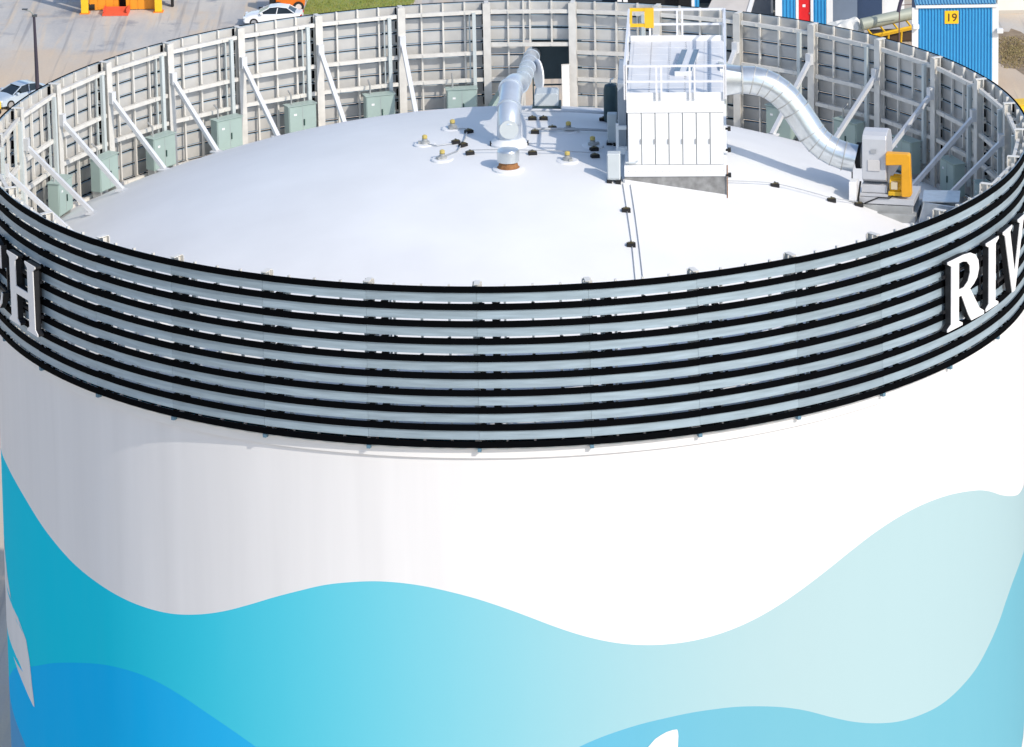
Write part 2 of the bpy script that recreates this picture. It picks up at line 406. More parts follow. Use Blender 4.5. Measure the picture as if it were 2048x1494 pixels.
m = MB(); m.box(-.06, .06, -18.72, -18.56, -5.38, -5.258)
m.box(-.03, .03, -18.725, -18.7, -5.36, -.1) if False else None
clip_me = m.mesh('seam_clip', mat('blue_grey_clip', (.10, .20, .28), .5))
def ring(me, k, rel=0):
    o = bpy.data.objects.new(me.name, me); COL.objects.link(o); o.parent = fence
    o.rotation_euler = (0, 0, R(PH + k * DA + rel)); return o
for k in range(NP):
    g_ = k == 16
    ring(gate if g_ else full, k).location = (0, 0, random.uniform(-.009, .009)); ring(gate_frame if g_ else frame_me, k)
    ring(post_me, k); ring(clip_me, k)
    if not g_: ring(race_me, k)
    if k not in (16, 17): ring(brace_me, k)

# ------------------------------------------------------------------ letters on the fence
LETF = mat('letter_face_white', (.82, .82, .83), .35, 0, .03, 2)
LETS = mat('letter_side_black', (.012, .013, .016), .5)
GL = {
 'R': [[(0, 0), (.40, 0), (.40, .035), (.30, .085), (.30, .43), (.37, .43), (.56, .10), (.64, 0), (.98, 0), (.98, .05), (.86, .12), (.60, .47), (.70, .51), (.79, .58), (.84, .70), (.82, .82), (.74, .92), (.61, .98), (.42, 1), (0, 1), (0, .965), (.10, .915), (.10, .085), (0, .035)],
       [(.30, .53), (.30, .91), (.40, .91), (.51, .88), (.59, .80), (.60, .69), (.55, .59), (.44, .53)]],
 'I': [[(0, 0), (.42, 0), (.42, .035), (.32, .085), (.32, .915), (.42, .965), (.42, 1), (0, 1), (0, .965), (.10, .915), (.10, .085), (0, .035)]],
 'V': [[(.42, 0), (.55, 0), (.90, .92), (.98, .965), (.98, 1), (.66, 1), (.66, .965), (.76, .92), (.53, .25), (.31, .92), (.40, .965), (.40, 1), (0, 1), (0, .965), (.08, .92)]],
 'H': [[(0, 0), (.36, 0), (.36, .03), (.28, .08), (.28, .45), (.70, .45), (.70, .08), (.62, .03), (.62, 0), (.98, 0), (.98, .03), (.90, .08), (.90, .92), (.98, .97), (.98, 1), (.62, 1), (.62, .97), (.70, .92), (.70, .56), (.28, .56), (.28, .92), (.36, .97), (.36, 1), (0, 1), (0, .97), (.08, .92), (.08, .08), (0, .03)]],
 'C': [[(.92, .30), (.86, .14), (.70, .02), (.48, -.01), (.26, .05), (.08, .24), (.02, .50), (.08, .76), (.26, .95), (.48, 1.01), (.70, .98), (.82, .92), (.92, .99), (.92, .66), (.88, .66), (.80, .84), (.66, .93), (.48, .94), (.34, .85), (.25, .68), (.23, .50), (.25, .32), (.34, .15), (.48, .07), (.66, .08), (.80, .17), (.88, .31)]],
}
def letter(ch, a0, a1, z0, z1, label, rf=18.98):
    am = (a0 + a1) / 2; half = rf * math.tan(R((a1 - a0) / 2)); hgt = z1 - z0
    t = thing('sign_letter', label, 'letter', pol(am, rf, ZR + z0), R(am), 'white serif letters on the screen fence')
    wd = max(p[0] for p in GL[ch][0])
    loops = [[((p[0] / wd - .5) * 2 * half, p[1] * hgt) for p in lp] for lp in GL[ch]]
    MB().prism(loops, .03).build('letter_face', LETF, t)
    big = [[(p[0] * 1.0, p[1]) for p in lp] for lp in loops]
    MB().prism(big, .20, T(0, .031, 0)).build('letter_return', LETS, t)
    m = MB()
    for z in (.25, .75):
        m.box(-half * .9, half * .9, .23, .31, hgt * z - .05, hgt * z + .05)
    for x in (-.6, .6):
        m.box(half * x - .04, half * x + .04, .31, .42, hgt * .12, hgt * .88)
    m.build('mounting_rack', LETS, t)
letter('R', 49.2, 56.3, -3.86, -1.45, 'white serif letter R with black sides on the screen fence')
letter('I', 56.9, 59.9, -3.86, -1.48, 'white serif letter I between R and V on the screen fence')
letter('V', 60.9, 67.9, -3.86, -1.45, 'white serif letter V beside the letter I, cut by the photo edge')
letter('H', -63.0, -56.1, -4.0, -1.56, 'bluish shaded serif letter H on the shaded side of the screen fence')
letter('C', -71.8, -65.0, -4.02, -1.56, 'shaded serif letter C beside the H, mostly cut off')

# ------------------------------------------------------------------ electrical cabinets along the fence
def cabinet_proto(label, loc, rz):
    t = thing('electrical_cabinet', label, 'cabinet', loc, rz, 'pale green electrical cabinets inside the screen fence')
    MB().box(-.60, .60, -.22, .22, .10, 1.36).build('body', CABG, t, bevel=.015)
    d = MB().box(-.57, .57, -.245, -.221, .14, 1.32).build('door', CABG, t, bevel=.008)
    MB().box(-.006, .006, -.252, -.2455, .16, 1.30).build('door_gap', SEAM, d)
    MB().box(.03, .075, -.285, -.2455, .55, .80).build('handle', CABH, d)
    m = MB()
    for x in (-.5, .5): m.box(x - .05, x + .05, -.18, .18, -.25, .099)
    m.build('stand', GALVD, t)
    MB().box(-.64, .64, -.27, .24, 1.361, 1.39).build('rain_cap', CABG, t)
    MB().tube([(-.35, .05, 1.39), (-.35, .05, 1.75), (-.35, .30, 1.9)], .035, 8).build('conduit', GALVD, t)
    MB().box(-.38, -.26, -.2505, -.2455, .98, 1.06).build('label_plate', WHITE, d)
    return t
CABL = {0: 'pale green cabinet beside the leftmost brace, nearest the dark slats', 1: 'second pale green cabinet from the left, behind a white brace', 2: 'third pale green cabinet from the left end of the fence',
        3: 'fourth pale green cabinet from the left, brace crossing its left edge', 4: 'fifth pale green cabinet from the left, sunlit beside a brace foot', 5: 'sixth pale green cabinet from the left, partly shaded on its right side',
        6: 'pale green cabinet left of the fence opening, half in shadow', 10: 'shaded green cabinet behind the silver duct elbow', 11: 'dark shaded green cabinet between two braces above the duct', 12: 'dark shaded cabinet behind the orange fan guard',
        13: 'dark blue green cabinet right of the orange fan guard', 14: 'small shaded cabinet nearest the right end of the inner fence'}
proto = None
for kb, lab in CABL.items():
    a = PH + (23 - kb + .325) * DA; r = 17.62
    loc = (r * sin(R(a)), -r * cos(R(a)), ZR + dz(r, 0) + .1)
    rz = R(a) + pi
    if proto is None: proto = cabinet_proto(lab, loc, rz)
    else: copy_thing(proto, loc, rz, lab)

# ------------------------------------------------------------------ filter unit on the roof
fu = thing('filter_unit', 'large white panelled filter unit with railed top platform', 'filter unit', (5.88, -3.8, ZR), R(-3.1))
W, Lg, ZT = 1.70, 7.9, 1.95
MB().box(-W + .03, W - .03, .05, Lg - .05, -.46, 1.43).build('housing', PAINTW, fu, bevel=.01)
m = MB()
for i in range(7):
    x0 = -W + .03 + i * (2 * W - .06) / 7; x1 = x0 + (2 * W - .06) / 7
    m.box(x0 + .02, x1 - .02, 0.0, .048, -.44, 1.41)
m.build('front_panels', PAINTW, fu, bevel=.012)
MB().box(-W + .035, W - .035, .03, .045, -.455, 1.425).build('panel_gaps', SEAM, fu)
MB().box(-W, W, -.03, Lg, 1.432, ZT).build('top_band', PAINTW, fu, bevel=.012)
m = MB(); m.box(-W - .10, W + .07, -.05, Lg + .05, -.86, -.462)
for i in range(15): m.box(-W + .03 + i * .237, -W + .06 + i * .237, -.057, -.0505, -.68, -.65, 1)
m.build('base_band', [PAINTW, SEAM], fu, bevel=.008)
m = MB()
def roof_local(x, y):
    p = fu.matrix_basis @ Vector((x, y, 0)); return dz(p.x, p.y)
fu.matrix_basis = T(5.88, -3.8, ZR, R(-3.1))
cs = [(-W - .09, 0), (W + .06, 0), (W + .06, Lg), (-W - .09, Lg)]
m.add([(x, y, roof_local(x, y) - .15) for x, y in cs] + [(x, y, -.861) for x, y in cs], [(0, 1, 5, 4), (1, 2, 6, 5), (2, 3, 7, 6), (3, 0, 4, 7), (4, 5, 6, 7)])
m.build('sloped_curb', mat('stained_galvanised', (.36, .36, .35), .6, .2, .4, 3.5, col2=(.17, .165, .16)), fu)
m = MB()
for (x0, y0), (x1, y1) in zip(cs, cs[1:] + cs[:1]):
    m.beam((x0, y0, roof_local(x0, y0) + .05), (x1, y1, roof_local(x1, y1) + .05), .10, .13)
m.build('curb_flashing', WHITE, fu)
m = MB(); m.box(W + .065, W + .10, -.07, -.04, roof_local(W, 0), -.46)
m.build('rusty_corner_trim', RUST, fu)
# deck and its plates
m = MB(); m.box(-W + .02, W - .02, .02, Lg - .02, ZT + .003, ZT + .03)
m.build('deck', DECKW, fu)
m = MB()
for i in range(5):
    for j in range(8):
        x0 = -W + .12 + i * .64; y0 = .25 + j * .93
        m.box(x0 + .015, x0 + .625, y0 + .02, y0 + .91, ZT + .0305, ZT + .045)
m.build('deck_plates', DECKW, fu, bevel=.006)
m = MB()
for x in (-.93, -.25, .30, 1.15):
    for j in range(26): m.box(x, x + .03, .4 + j * .28, .46 + j * .28, ZT + .0455, ZT + .06)
m.build('rivet_rows', SEAM, fu)
for y0, y1 in ((-.03, .01), (Lg - .04, Lg)): MB().box(-W, W, y0, y1, ZT + .002, ZT + .21).build('kick_plate', PAINTW, fu)
m = MB(); RH = 1.18
def rail(p0, p1, posts):
    for h in (RH, RH * .53): m.beam((p0[0], p0[1], ZT + h), (p1[0], p1[1], ZT + h), .075, .075)
    for t in posts:
        x = p0[0] + (p1[0] - p0[0]) * t; y = p0[1] + (p1[1] - p0[1]) * t
        m.beam((x, y, ZT - .02), (x, y, ZT + RH), .07, .07)
rail((-W - .0, -.08), (W, -.08), (0, .31, .36, .65, .70, 1))
rail((-W + .72, Lg + .04), (W, Lg + .04), (0, .37, .44, 1))
rail((-W - .045, -.08), (-W - .045, Lg + .04), (.0, .33, .66, 1)); rail((W + .045, -.08), (W + .045, Lg + .04), (0, .02, .33, .66, .98, 1))
m.build('guard_rail', mat('rail_white', (.80, .80, .82), .35, .1, .05, 2), fu)
m = MB()
for h in (RH, RH * .50): m.beam((-W + .0, Lg + .04, ZT + h), (-W + .70, Lg + .04, ZT + h), .09, .115)
m.box(-W + .52, -W + .86, Lg - .02, Lg + .09, ZT + .50, ZT + RH + .06); m.box(-W - .02, -W + .07, Lg - .01, Lg + .085, ZT + .53, ZT + RH + .06)
m.build('safety_gate', YEL, fu)
for i in range(6):
    x = -W + .03 + (i + .93) * (2 * W - .06) / 7
    MB().box(x - .015, x + .015, -.03, -.0005, .30, .48).build('latch', SEAM, fu)
# roof hatch
h = MB()
M0 = Matrix(((1, .085, 0, 0), (0, 1, 0, 0), (0, 0, 1, 0), (0, 0, 0, 1)))
h.box(-.28, .30, 2.75, 5.8, ZT + .046, ZT + .22, 0, M0)
hp = h.build('hatch', DECKW, fu, bevel=.01)
MB().box(-.30, -.10, 2.8, 5.75, ZT + .221, ZT + .24, 0, M0).box(.14, .32, 2.8, 5.75, ZT + .221, ZT + .24, 0, M0).build('shade_strip', mat('blue_grey_hatch_shade', (.10, .17, .25), .25, .1, .2, 2), hp)  # dark strips paint in the shade along both sides of the hatch
# ladder shaft and housings on the shaded side
MB().box(-W - .36, -W - .06, 2.2, 5.6, -.4, 1.9).build('side_duct', mat('blue_grey_panel', (.36, .40, .45), .45, .1, .15, 2), fu, bevel=.02)
m = MB(); m.box(-W - .43, -W - .33, 1.9, 2.0, -.5, .5); m.box(-W - .43, -W - .05, 1.85, 2.02, -.6, -.35); m.box(-W - .43, -W - .05, 1.85, 2.02, .3, .42)
m.build('side_bracket', PAINTW, fu)
MB().tube([(-W - .05, -.04, -.36), (-W + .28, -.04, -.36), (-W + .38, -.04, -.30)], .035, 8).build('drain_pipe', GREYP, fu)
for i in range(3):
    m = MB(); z = (.05, -.27, -.82)[i]; y = (2.8, 1.2, -.04)[i]
    m.box(W + .11, W + .22, y - .1, y + .1, z - .06, z + .06); m.box(W + .03, W + .11, y - .04, y + .04, z - .03, z + .03)
    m.build('pipe_clamp', RUBBER, fu)
# receiver vessel and cabinets standing beside it
t = thing('air_receiver', 'dark upright cylinder on the shaded side of the filter unit', 'vessel', at(3.85, 4.2))
MB().lathe([(.05, .02), (.22, .04), (.26, .12), (.26, 1.25), (.22, 1.42), (.06, 1.48)], 20).build('vessel', DARKST, t, smooth=40)
MB().lathe([(.28, -.1), (.28, .02)], 20).build('base_ring', DARKST, t)
MB().tube([(0, 0, 1.48), (0, 0, 1.62), (.12, 0, 1.68)], .03, 8).build('outlet_pipe', GALV, t)
def control_box(label, loc, rz, wd, dp, ht, mt):
    t = thing('control_box', label, 'control box', loc, rz, 'control boxes beside the filter unit')
    MB().box(-wd / 2, wd / 2, -dp / 2, dp / 2, .08, ht).build('body', mt, t, bevel=.035)
    MB().box(-wd / 2 + .03, wd / 2 - .03, -dp / 2 - .02, -dp / 2 - .002, .14, ht - .06).build('door', mt, t, bevel=.01)
    m = MB()
    for x in (-1, 1): m.box(x * wd * .34 - .09, x * wd * .34 + .09, -dp / 2 - .08, dp / 2 + .08, -.06, .079)
    m.build('rubber_foot', RUBBER, t)
    return t
control_box('light grey rounded control box at the front left corner of the filter unit', at(3.72, -3.62), R(-4), .46, .40, 1.04, GREYP)
control_box('tall blue shaded control box beside the filter unit, behind the grey one', at(3.80, .5), R(-4), .36, .36, 1.15, GREYP)

# ------------------------------------------------------------------ round duct from the filter unit to the fan
du = thing('exhaust_duct', 'shiny galvanised S shaped round duct from filter unit to fan', 'duct', (7.7, 0, ZR + 1.5))
dloc = Vector((7.7, 0, 1.5))
L_ = lambda p: Vector(p) - dloc
m = MB(); sq = .51
vs = []
x0, x1, cy, cz = 7.62, 8.42, 0.05, 1.52; n = 24
for i in range(n):
    a = 2 * pi * i / n; cx, sx = cos(a), sin(a); q = max(abs(cx), abs(sx)); vs.append(L_((x0, cy + sq * cx / q, cz + .05 + sq * sx / q)))
for i in range(n):
    a = 2 * pi * i / n; vs.append(L_((x1, cy + .50 * cos(a), cz + .50 * sin(a))))
m.add(vs, [(i, (i + 1) % n, n + (i + 1) % n, n + i) for i in range(n)])
m.build('square_transition', GALV, du, smooth=20)
MB().tube([L_((x1 - .02, cy, cz)), L_((x1 + .03, cy, cz))], .54, 28).build('flange', GALVD, du, smooth=40)
P0, P1, P2, P3, P4 = (8.45, .05, 1.52), (9.55, .0, 1.60), (10.35, -.15, .42), (11.35, -.45, -1.12), (12.42, -.62, -1.28)
def gore(path, name, rad):
    m = MB(); m.tube(path, rad, 28); return m.build(name, GALV, du, smooth=25)
e1 = bez(P0, P1, P2, 6); e2 = bez((10.88, -.30, -.40), P3, P4, 5)
gore([L_(p) for p in e1], 'elbow', .50); gore([L_(P2), L_((10.88, -.30, -.40))], 'straight_section', .508); gore([L_(p) for p in e2], 'elbow', .50)
def bands_on(path, name, rad, mt):
    for a, b in path:
        a, b = Vector(a), Vector(b); d = (b - a).normalized() * .018
        MB().tube([L_(a - d), L_(a + d)], rad, 28).build(name, mt, du, smooth=40)
bands_on([(e1[i], e1[i + 1]) for i in range(1, 6)] + [(e2[i], e2[i + 1]) for i in range(1, 5)], 'seam_ring', .511, GALVD)
bands_on([(P2, (10.88, -.3, -.4)), ((10.88, -.3, -.4), P3), (e2[4], P4)], 'joint_collar', .535, GALVD)
MB().tube([L_((12.30, -.61, -1.27)), L_((12.28, -.75, -2.75))], .022, 8).build('support_rod', RUBBER, du)

# ------------------------------------------------------------------ fan
fan = thing('exhaust_fan', 'grey centrifugal fan with orange yellow belt guard near the fence', 'fan', (13.2, -.55, ZR - 2.9), R(-14))
# local axes: x along shaft, y away from camera; z0 on the dome
prof = []
for i in range(21):
    a = R(-70 + 320 * i / 20); r = .62 + .26 * i / 20
    prof.append((r * cos(a), 1.55 + r * sin(a)))
FH = mat('fan_housing_paint', (.56, .57, .59), .4, .1, .1, 2)
sc = [(-.78, 1.02), (-.78, 2.50), (-.70, 2.62), (-.45, 2.70), (-.05, 2.74), (.40, 2.58), (.72, 2.15), (.80, 1.6), (.62, 1.05), (.2, .82), (-.35, .80)]
Mx = Matrix(((0, 1, 0, -.43), (1, 0, 0, 0), (0, 0, 1, 0), (0, 0, 0, 1)))
MB().prism(sc, .86, Mx).build('scroll_housing', FH, fan, bevel=.025)
MB().box(-.22, .22, -.815, -.782, 1.35, 1.75).build('access_plate', mat('access_plate_paint', (.58, .56, .54), .5), fan, bevel=.006)
m = MB(); m.tube([(-.56, .02, 1.66), (-.44, .02, 1.66)], [.44, .56], 28)
m.build('inlet_cone', GALVD, fan, smooth=40)
MB().tube([(-.74, .02, 1.66), (-.565, .02, 1.66)], .47, 28).build('flexible_collar', RUBBER, fan, smooth=40)
MB().box(-.46, .46, -.70, .6, .52, .80).box(-.50, .50, -.86, -.6, .42, .50).build('housing_foot', FH, fan, bevel=.01)
m = MB()
m.box(-.55, 1.45, -.95, .8, .18, .40)
for x in (-.5, .45, 1.35):
    for y in (-.85, .65): m.box(x - .06, x + .06, y - .06, y + .06, -.6, .18)
m.box(-.48, 1.4, -.99, -.952, -.45, .16, 1); m.box(-.48, -.44, -.95, .7, -.6, .16, 1)
m.build('base_frame', [FH, GALVD], fan, bevel=.01)
gp = [(.44, 2.06), (1.24, 2.06), (1.30, 2.0), (1.36, .55), (1.30, .50), (1.02, .50), (1.00, .58), (1.0, 1.66), (.44, 1.62)]
MB().prism(gp, .34, T(0, -.98, 0)).build('belt_guard', ORG, fan, bevel=.03)
m = MB(); m.tube([(.55, -.45, .82), (1.0, -.45, .82)], .31, 20); m.box(.52, .98, -.80, -.1, .47, .62)
for i in range(9):
    a = 2 * pi * i / 9; m.box(.58, .95, -.02, .02, .30, .36, 0, Matrix.Translation((0, -.45, .82)) @ Matrix.Rotation(a, 4, 'X'))
m.box(.62, .85, -.86, -.70, .72, .98, 1)
m.build('motor', [YEL, mat('motor_terminal_grey', (.62, .52, .35), .5)], fan, smooth=35)
MB().tube([(.44, -.15, 1.66), (1.1, -.45, 1.66)], .07, 10).build('shaft', DARKST, fan, smooth=40)
sp = [(.44, .78), (.98, 1.70), (.44, 1.70)]
MB().prism(sp, .03, T(0, -.5, 0)).build('bearing_bracket', FH, fan)
MB().box(-.12, .08, -.822, -.8155, 2.0, 2.14).build('rating_plate', SEAM, fan)
MB().tube([(.75, -.5, .5), (.6, -1.0, .44), (.2, -1.0, .44), (-.3, -.98, .2)], .025, 8).build('cable', RUBBER, fan)
MB().box(-.85, -.58, -1.1, -.6, .30, .98).build('damper_box', PAINTW, fan, bevel=.015)
MB().tube([(-.52, -1.05, -.45), (-.52, -1.02, .45), (-.45, -.98, 1.0)], .035, 8).build('drain_hose', RUBBER, fan)
t = thing('discharge_hood', 'reflective grey sheet metal hood beside the orange fan guard', 'hood', (15.05, -1.35, ZR + dz(15.05, 1.35)), R(-8))
MB().prism([(-.55, 0), (.75, 0), (.95, 1.0), (-.25, 1.15)], 1.3, T(0, -.65, 0)).build('hood', GALV, t, bevel=.02)
MB().box(-.75, 1.0, -.75, .8, -.3, .0).build('curb', GALVD, t)
MB().box(-.30, 1.0, -.70, .70, 1.16, 1.2).build('lid', GALV, t)
t = thing('equipment_plinth', 'low grey steel plinth under the exhaust fan', 'plinth', at(13.75, -.75, 0), R(-14))
MB().box(-1.05, .95, -1.1, .95, -.35, .20).build('plinth_block', GALVD, t, bevel=.02)
MB().box(-1.1, 1.0, -1.14, 1.0, -.42, -.12).build('plinth_flashing', WHITE, t, bevel=.02)

# ------------------------------------------------------------------ fill pipe in the middle of the dome
fp = thing('fill_pipe', 'white elbowed fill pipe from the dome centre to the fence opening', 'pipe', (.09, .08, ZR - .69))
MB().lathe([(.69, -.08), (.69, .07), (.62, .13), (.52, .20), (.50, .24)], 32).build('base_flange', WHITE, fp, smooth=30)
PW = mat('silver_white_pipe', (.62, .68, .75), .30, .45, .12, 2.5)
MB().tube([(0, 0, .20), (0, 0, .62), (.02, .03, .80)], .43, 26).build('riser', PW, fp, smooth=30)
el = bez((.0, -.08, .72), (.0, .0, 1.30), (.10, 1.5, 1.62), 8)
MB().tube(el, [.43, .42, .41, .41, .40, .40, .40, .40, .40], 26).build('elbow', PW, fp, smooth=25)
MB().tube([(0, -.435, .66), (0, -.475, .66)], .34, 26).build('inspection_cover', GREYP, fp, smooth=40)
for p, q in ((el[4], el[5]), (el[8], el[8] + Vector((.05, .5, .1)))):
    d = (q - p).normalized() * .04; MB().tube([p - d, p + d], .455, 26).build('pipe_flange', PW, fp, smooth=40)
top = Vector((.46, 2.75, 1.42)); MB().tube(bez((.10, 1.5, 1.62), (.22, 2.4, 1.80), top, 6), [.37, .36, .35, .34, .33, .32, .31], 24).build('offset_elbow', PW, fp, smooth=25); end = Vector((1.05, 19.6, -1.83))
MB().tube([top, end], .305, 26).build('inclined_run', PW, fp, smooth=30)
for s in (.16, .34, .52, .70, .88):
    p = top.lerp(end, s); d = (end - top).normalized() * .03; MB().tube([p - d, p + d],  .33, 26).build('coupling_ring', GALV, fp, smooth=40)
m = MB()
p = top.lerp(end, .42); fz = dz(p.x + .09, p.y + .08) + .69
p2 = top.lerp(end, .78); fz2 = dz(p2.x + .09, p2.y + .08) + .69
for sx in (-.42, .42): m.beam((p2.x + sx, p2.y, fz2 - .1), (p2.x + sx * .5, p2.y, p2.z - .2), .08, .08)
m.build('support_leg', STEEL, fp)
for x in (-.62, .62): MB().box(x - .07, x + .07, -.22, .1, -.05, .10).build('anchor_lug', RUBBER, fp)
# vent cap
t = thing('vent_cap', 'round silver vent cap with rusty neck on the white dome', 'vent', at(.04, -2.75), 0)
MB().lathe([(.56, -.06), (.56, .03), (.50, .06), (.33, .07)], 30).build('flange', WHITE, t, smooth=30)
MB().lathe([(.40, .07), (.36, .10), (.31, .28)], 28).build('neck', RUST, t, smooth=30)
MB().lathe([(.30, .27), (.39, .29), (.39, .66), (.36, .71), (.1, .74)], 30).build('cap', GALV, t, smooth=30)
# round plate and small gear in front of the fence opening
t = thing('blind_flange', 'thin pale round plate standing upright beside the fill pipe', 'plate', (1.33, 12.0, ZR + dz(1.33, 12)), R(-73))
MB().lathe([(.62, 0), (.62, .06)], 30, 0, Matrix.Translation((-.05, 0, 1.25)) @ Matrix.Scale(1.0, 4, (0, 0, 1)) @ Matrix.Rotation(pi / 2, 4, 'X')).build('plate', PAINTW, t, smooth=40)
MB().box(-.05, .05, -.05, .05, -.1, .45).box(-.3, .3, -.3, .3, -.1, .02).build('stand', GALVD, t)
t = thing('junction_box', 'low grey box on dark legs inside the fence opening', 'box', (1.53, 6.9, ZR + dz(1.53, 6.9)), R(-3))
MB().prism([(-.45, .27), (.45, .27), (.45, .70), (.38, .76), (-.38, .76), (-.45, .70)], .9, T(0, -.45, 0)).build('body', GREYP, t, bevel=.03)
MB().box(-.53, .53, -.52, .45, -.15, .269).build('dark_stand', DARKST, t, bevel=.02)
t = thing('gate_leaf', 'narrow white gate leaf standing open in the fence opening', 'gate', (2.42, 17.5, ZR - 4.9), R(8))
MB().box(-.14, .14, -.025, .025, .25, 2.45).build('leaf', PAINTW, t, bevel=.01)
MB().box(-.17, .17, -.035, .035, 2.451, 2.5).box(-.17, -.141, -.035, .035, .1, 2.45).build('frame', STEEL, t)
t = thing('green_cover', 'pale green slanted cover leaning inside the fence beside the fill pipe', 'cover', (-.25, 17.25, ZR + dz(.25, 17.25)), R(12))
MB().prism([(-.50, 0), (.28, 0), (.28, 1.40), (.16, 1.46), (-.42, .62)], .5, T(0, -.25, 0)).build('cover_body', CABG, t, bevel=.02)
MB().box(-.5, .34, -.32, .32, -.2, -.002).build('foot_plate', GALVD, t)
t = thing('stair_hood', 'dark steel enclosure behind the opening in the fence', 'enclosure', (2.1, 19.3, ZR - 6.0), 0)
MB().box(-.95, .95, 1.0, 1.06, 2.25, 5.2).build('back_panel', mat('blue_grey_hood', (.07, .12, .15), .5, .1, .3, 1.5), t)
MB().box(-1.0, -.951, -.3, 1.06, .0, 5.2).box(.951, 1.0, -.3, 1.06, 0, 5.2).build('side_panel', DARKST, t)
MB().box(-1.05, 1.05, -.35, 1.1, 5.201, 5.28).build('top_panel', DARKST, t)
MB().box(-1.0, 1.0, -.5, 1.1, .9, 1.0).build('floor_plate', GALVD, t)
m = MB(); m.beam((-.95, 1.03, 2.0), (.95, 1.03, 2.0), .06, .06); m.beam((.25, 1.03, 1.0), (.25, 1.03, 2.25), .07, .07)
m.build('bar', DARKST, t)

# ------------------------------------------------------------------ roof ports, blocks, conduits
def port_proto(loc, label, rz):
    t = thing('roof_port', label, 'roof port', loc, rz, 'small capped ports around the dome centre')
    MB().lathe([(.40, -.05), (.40, .02), (.36, .045)], 26).build('flange', WHITE, t, smooth=30)
    MB().lathe([(.17, .046), (.17, .12), (.10, .15), (.10, .22)], 16).box(-.24, .0, -.07, .07, .046, .13).build('body', GALVD, t, smooth=30)
    MB().lathe([(.06, .221), (.095, .24), (.095, .33), (.05, .36)], 14).build('cap', mat('faded_yellow_cap', (.60, .47, .14), .5, 0, .2, 5), t, smooth=30)
    return t
PORTS = [((-2.94, .65), 'leftmost yellow capped port on the white dome'), ((-2.29, -1.41), 'yellow capped port left of the silver vent cap, nearest the camera'), ((-1.96, 2.73), 'pale yellow capped port behind the others, left of the fill pipe'),
         ((2.13, -1.88), 'yellow capped port between the vent cap and the grey control box'), ((2.25, 2.06), 'shaded port with orange tip between fill pipe and filter unit'), ((3.07, .04), 'dark shaded port closest to the filter unit')]
pp = None
for i, ((x, y), lab) in enumerate(PORTS):
    if pp is None: pp = port_proto(at(x, y), lab, 0)
    else: copy_thing(pp, at(x, y), .7 * i, lab)
BLK = [(-1.36, 1.88, 'black pipe block behind the left ports, beside the cable', .5), (-1.82, .44, 'small black block where the left port cable ends', .3), (-1.56, -.01, 'black block beside the grey cable left of the fill pipe', .7), (-1.31, -1.04, 'black block left of the silver vent cap', .2),
       (.91, -1.23, 'black block right of the silver vent cap', .2), (.96, 3.99, 'reddish black block just right of the fill pipe top', .1), (1.37, 4.01, 'black block second right of the fill pipe', .1), (3.58, 4.37, 'black block beside the upright dark cylinder', .1),
       (1.67, 2.23, 'black block on the shaded conduit run', .1), (1.03, 1.55, 'square black block at the end of the shaded conduit', .0), (3.11, -.53, 'black block just in front of the shaded dark port', .4), (3.12, -1.35, 'black block between dark port and grey control box', .3),
       (4.05, -6.13, 'black block holding the twin cables near the filter unit', .05), (4.13, -8.56, 'black block holding the twin cables halfway to the slats', .05), (9.46, -1.79, 'black block on the thin conduit, nearer the filter unit', .1), (11.45, -1.92, 'black block on the thin conduit, nearer the fan', .1), (12.45, -1.55, 'yellow tipped black block at the foot of the fan', .1)]
m = MB(); m.box(-.15, .15, -.09, .09, -.03, .11); m.box(-.11, .11, -.06, .06, .111, .14, 1); m.box(-.03, .03, -.07, .07, .141, .17, 1)
blk_me = m.mesh('pipe_support_block', [RUBBER, mat('strut_zinc', (.12, .10, .05), .4, .5)])
for x, y, lab, rz in BLK:
    o = bpy.data.objects.new('pipe_support_block', blk_me); COL.objects.link(o); o.location = at(x, y); o.rotation_euler = (0, 0, rz)
    tag(o, lab, 'pipe block', 'black rubber blocks carrying roof conduits')
def conduit(pts, rad, mt, label, h=.14, cat='conduit'):
    path = []
    for (x0, y0), (x1, y1) in zip(pts, pts[1:]):
        n = max(2, int(math.hypot(x1 - x0, y1 - y0) / .4))
        path += [(x0 + (x1 - x0) * i / n, y0 + (y1 - y0) * i / n) for i in range(n)]
    path.append(pts[-1])
    c = Vector((*pts[0], ZR + dz(*pts[0])))
    m = MB().tube([Vector((x, y, ZR + dz(x, y) + h)) - c for x, y in path], rad, 8)
    o = m.build('roof_conduit', mt, smooth=40); o.location = c
    return tag(o, label, cat, 'thin conduits and cables lying on the dome')
CG = mat('grey_conduit', (.42, .44, .46), .5, .3, .15, 4)
conduit([(4.02, -3.9), (4.08, -6.13), (4.16, -8.56), (4.20, -11.4)], .015, CG, 'left one of the twin cables running to the front slats', .03)
conduit([(4.28, -3.9), (4.34, -6.1), (4.40, -8.56), (4.46, -11.4)], .015, CG, 'right one of the twin cables running to the front slats', .03)
conduit([(7.65, -2.6), (9.46, -1.79), (11.45, -1.92), (12.5, -1.5)], .02, CG, 'thin conduit from the filter unit to the fan foot', .13)
conduit([(-2.29, -1.3), (-1.75, -.7), (-1.5, .8), (-1.4, 2.3), (-1.96, 2.6)], .025, CG, 'grey cable linking the left ports', .06)
conduit([(-2.9, .6), (-2.5, .2), (-2.1, .3), (-1.8, .45)], .02, CG, 'wavy short cable at the leftmost port', .04)
conduit([(-1.31, -1.0), (.91, -1.2), (3.1, -1.3)], .018, CG, 'straight thin conduit passing behind the vent cap', .15)
conduit([(.7, 4.6), (3.9, 4.6)], .055, mat('white_conduit', (.55, .57, .60), .5), 'thick pale conduit crossing behind the fill pipe to the cylinder', .28)
conduit([(.95, 1.75), (4.1, 2.0)], .05, CG, 'shaded conduit through the orange tipped port', .12)

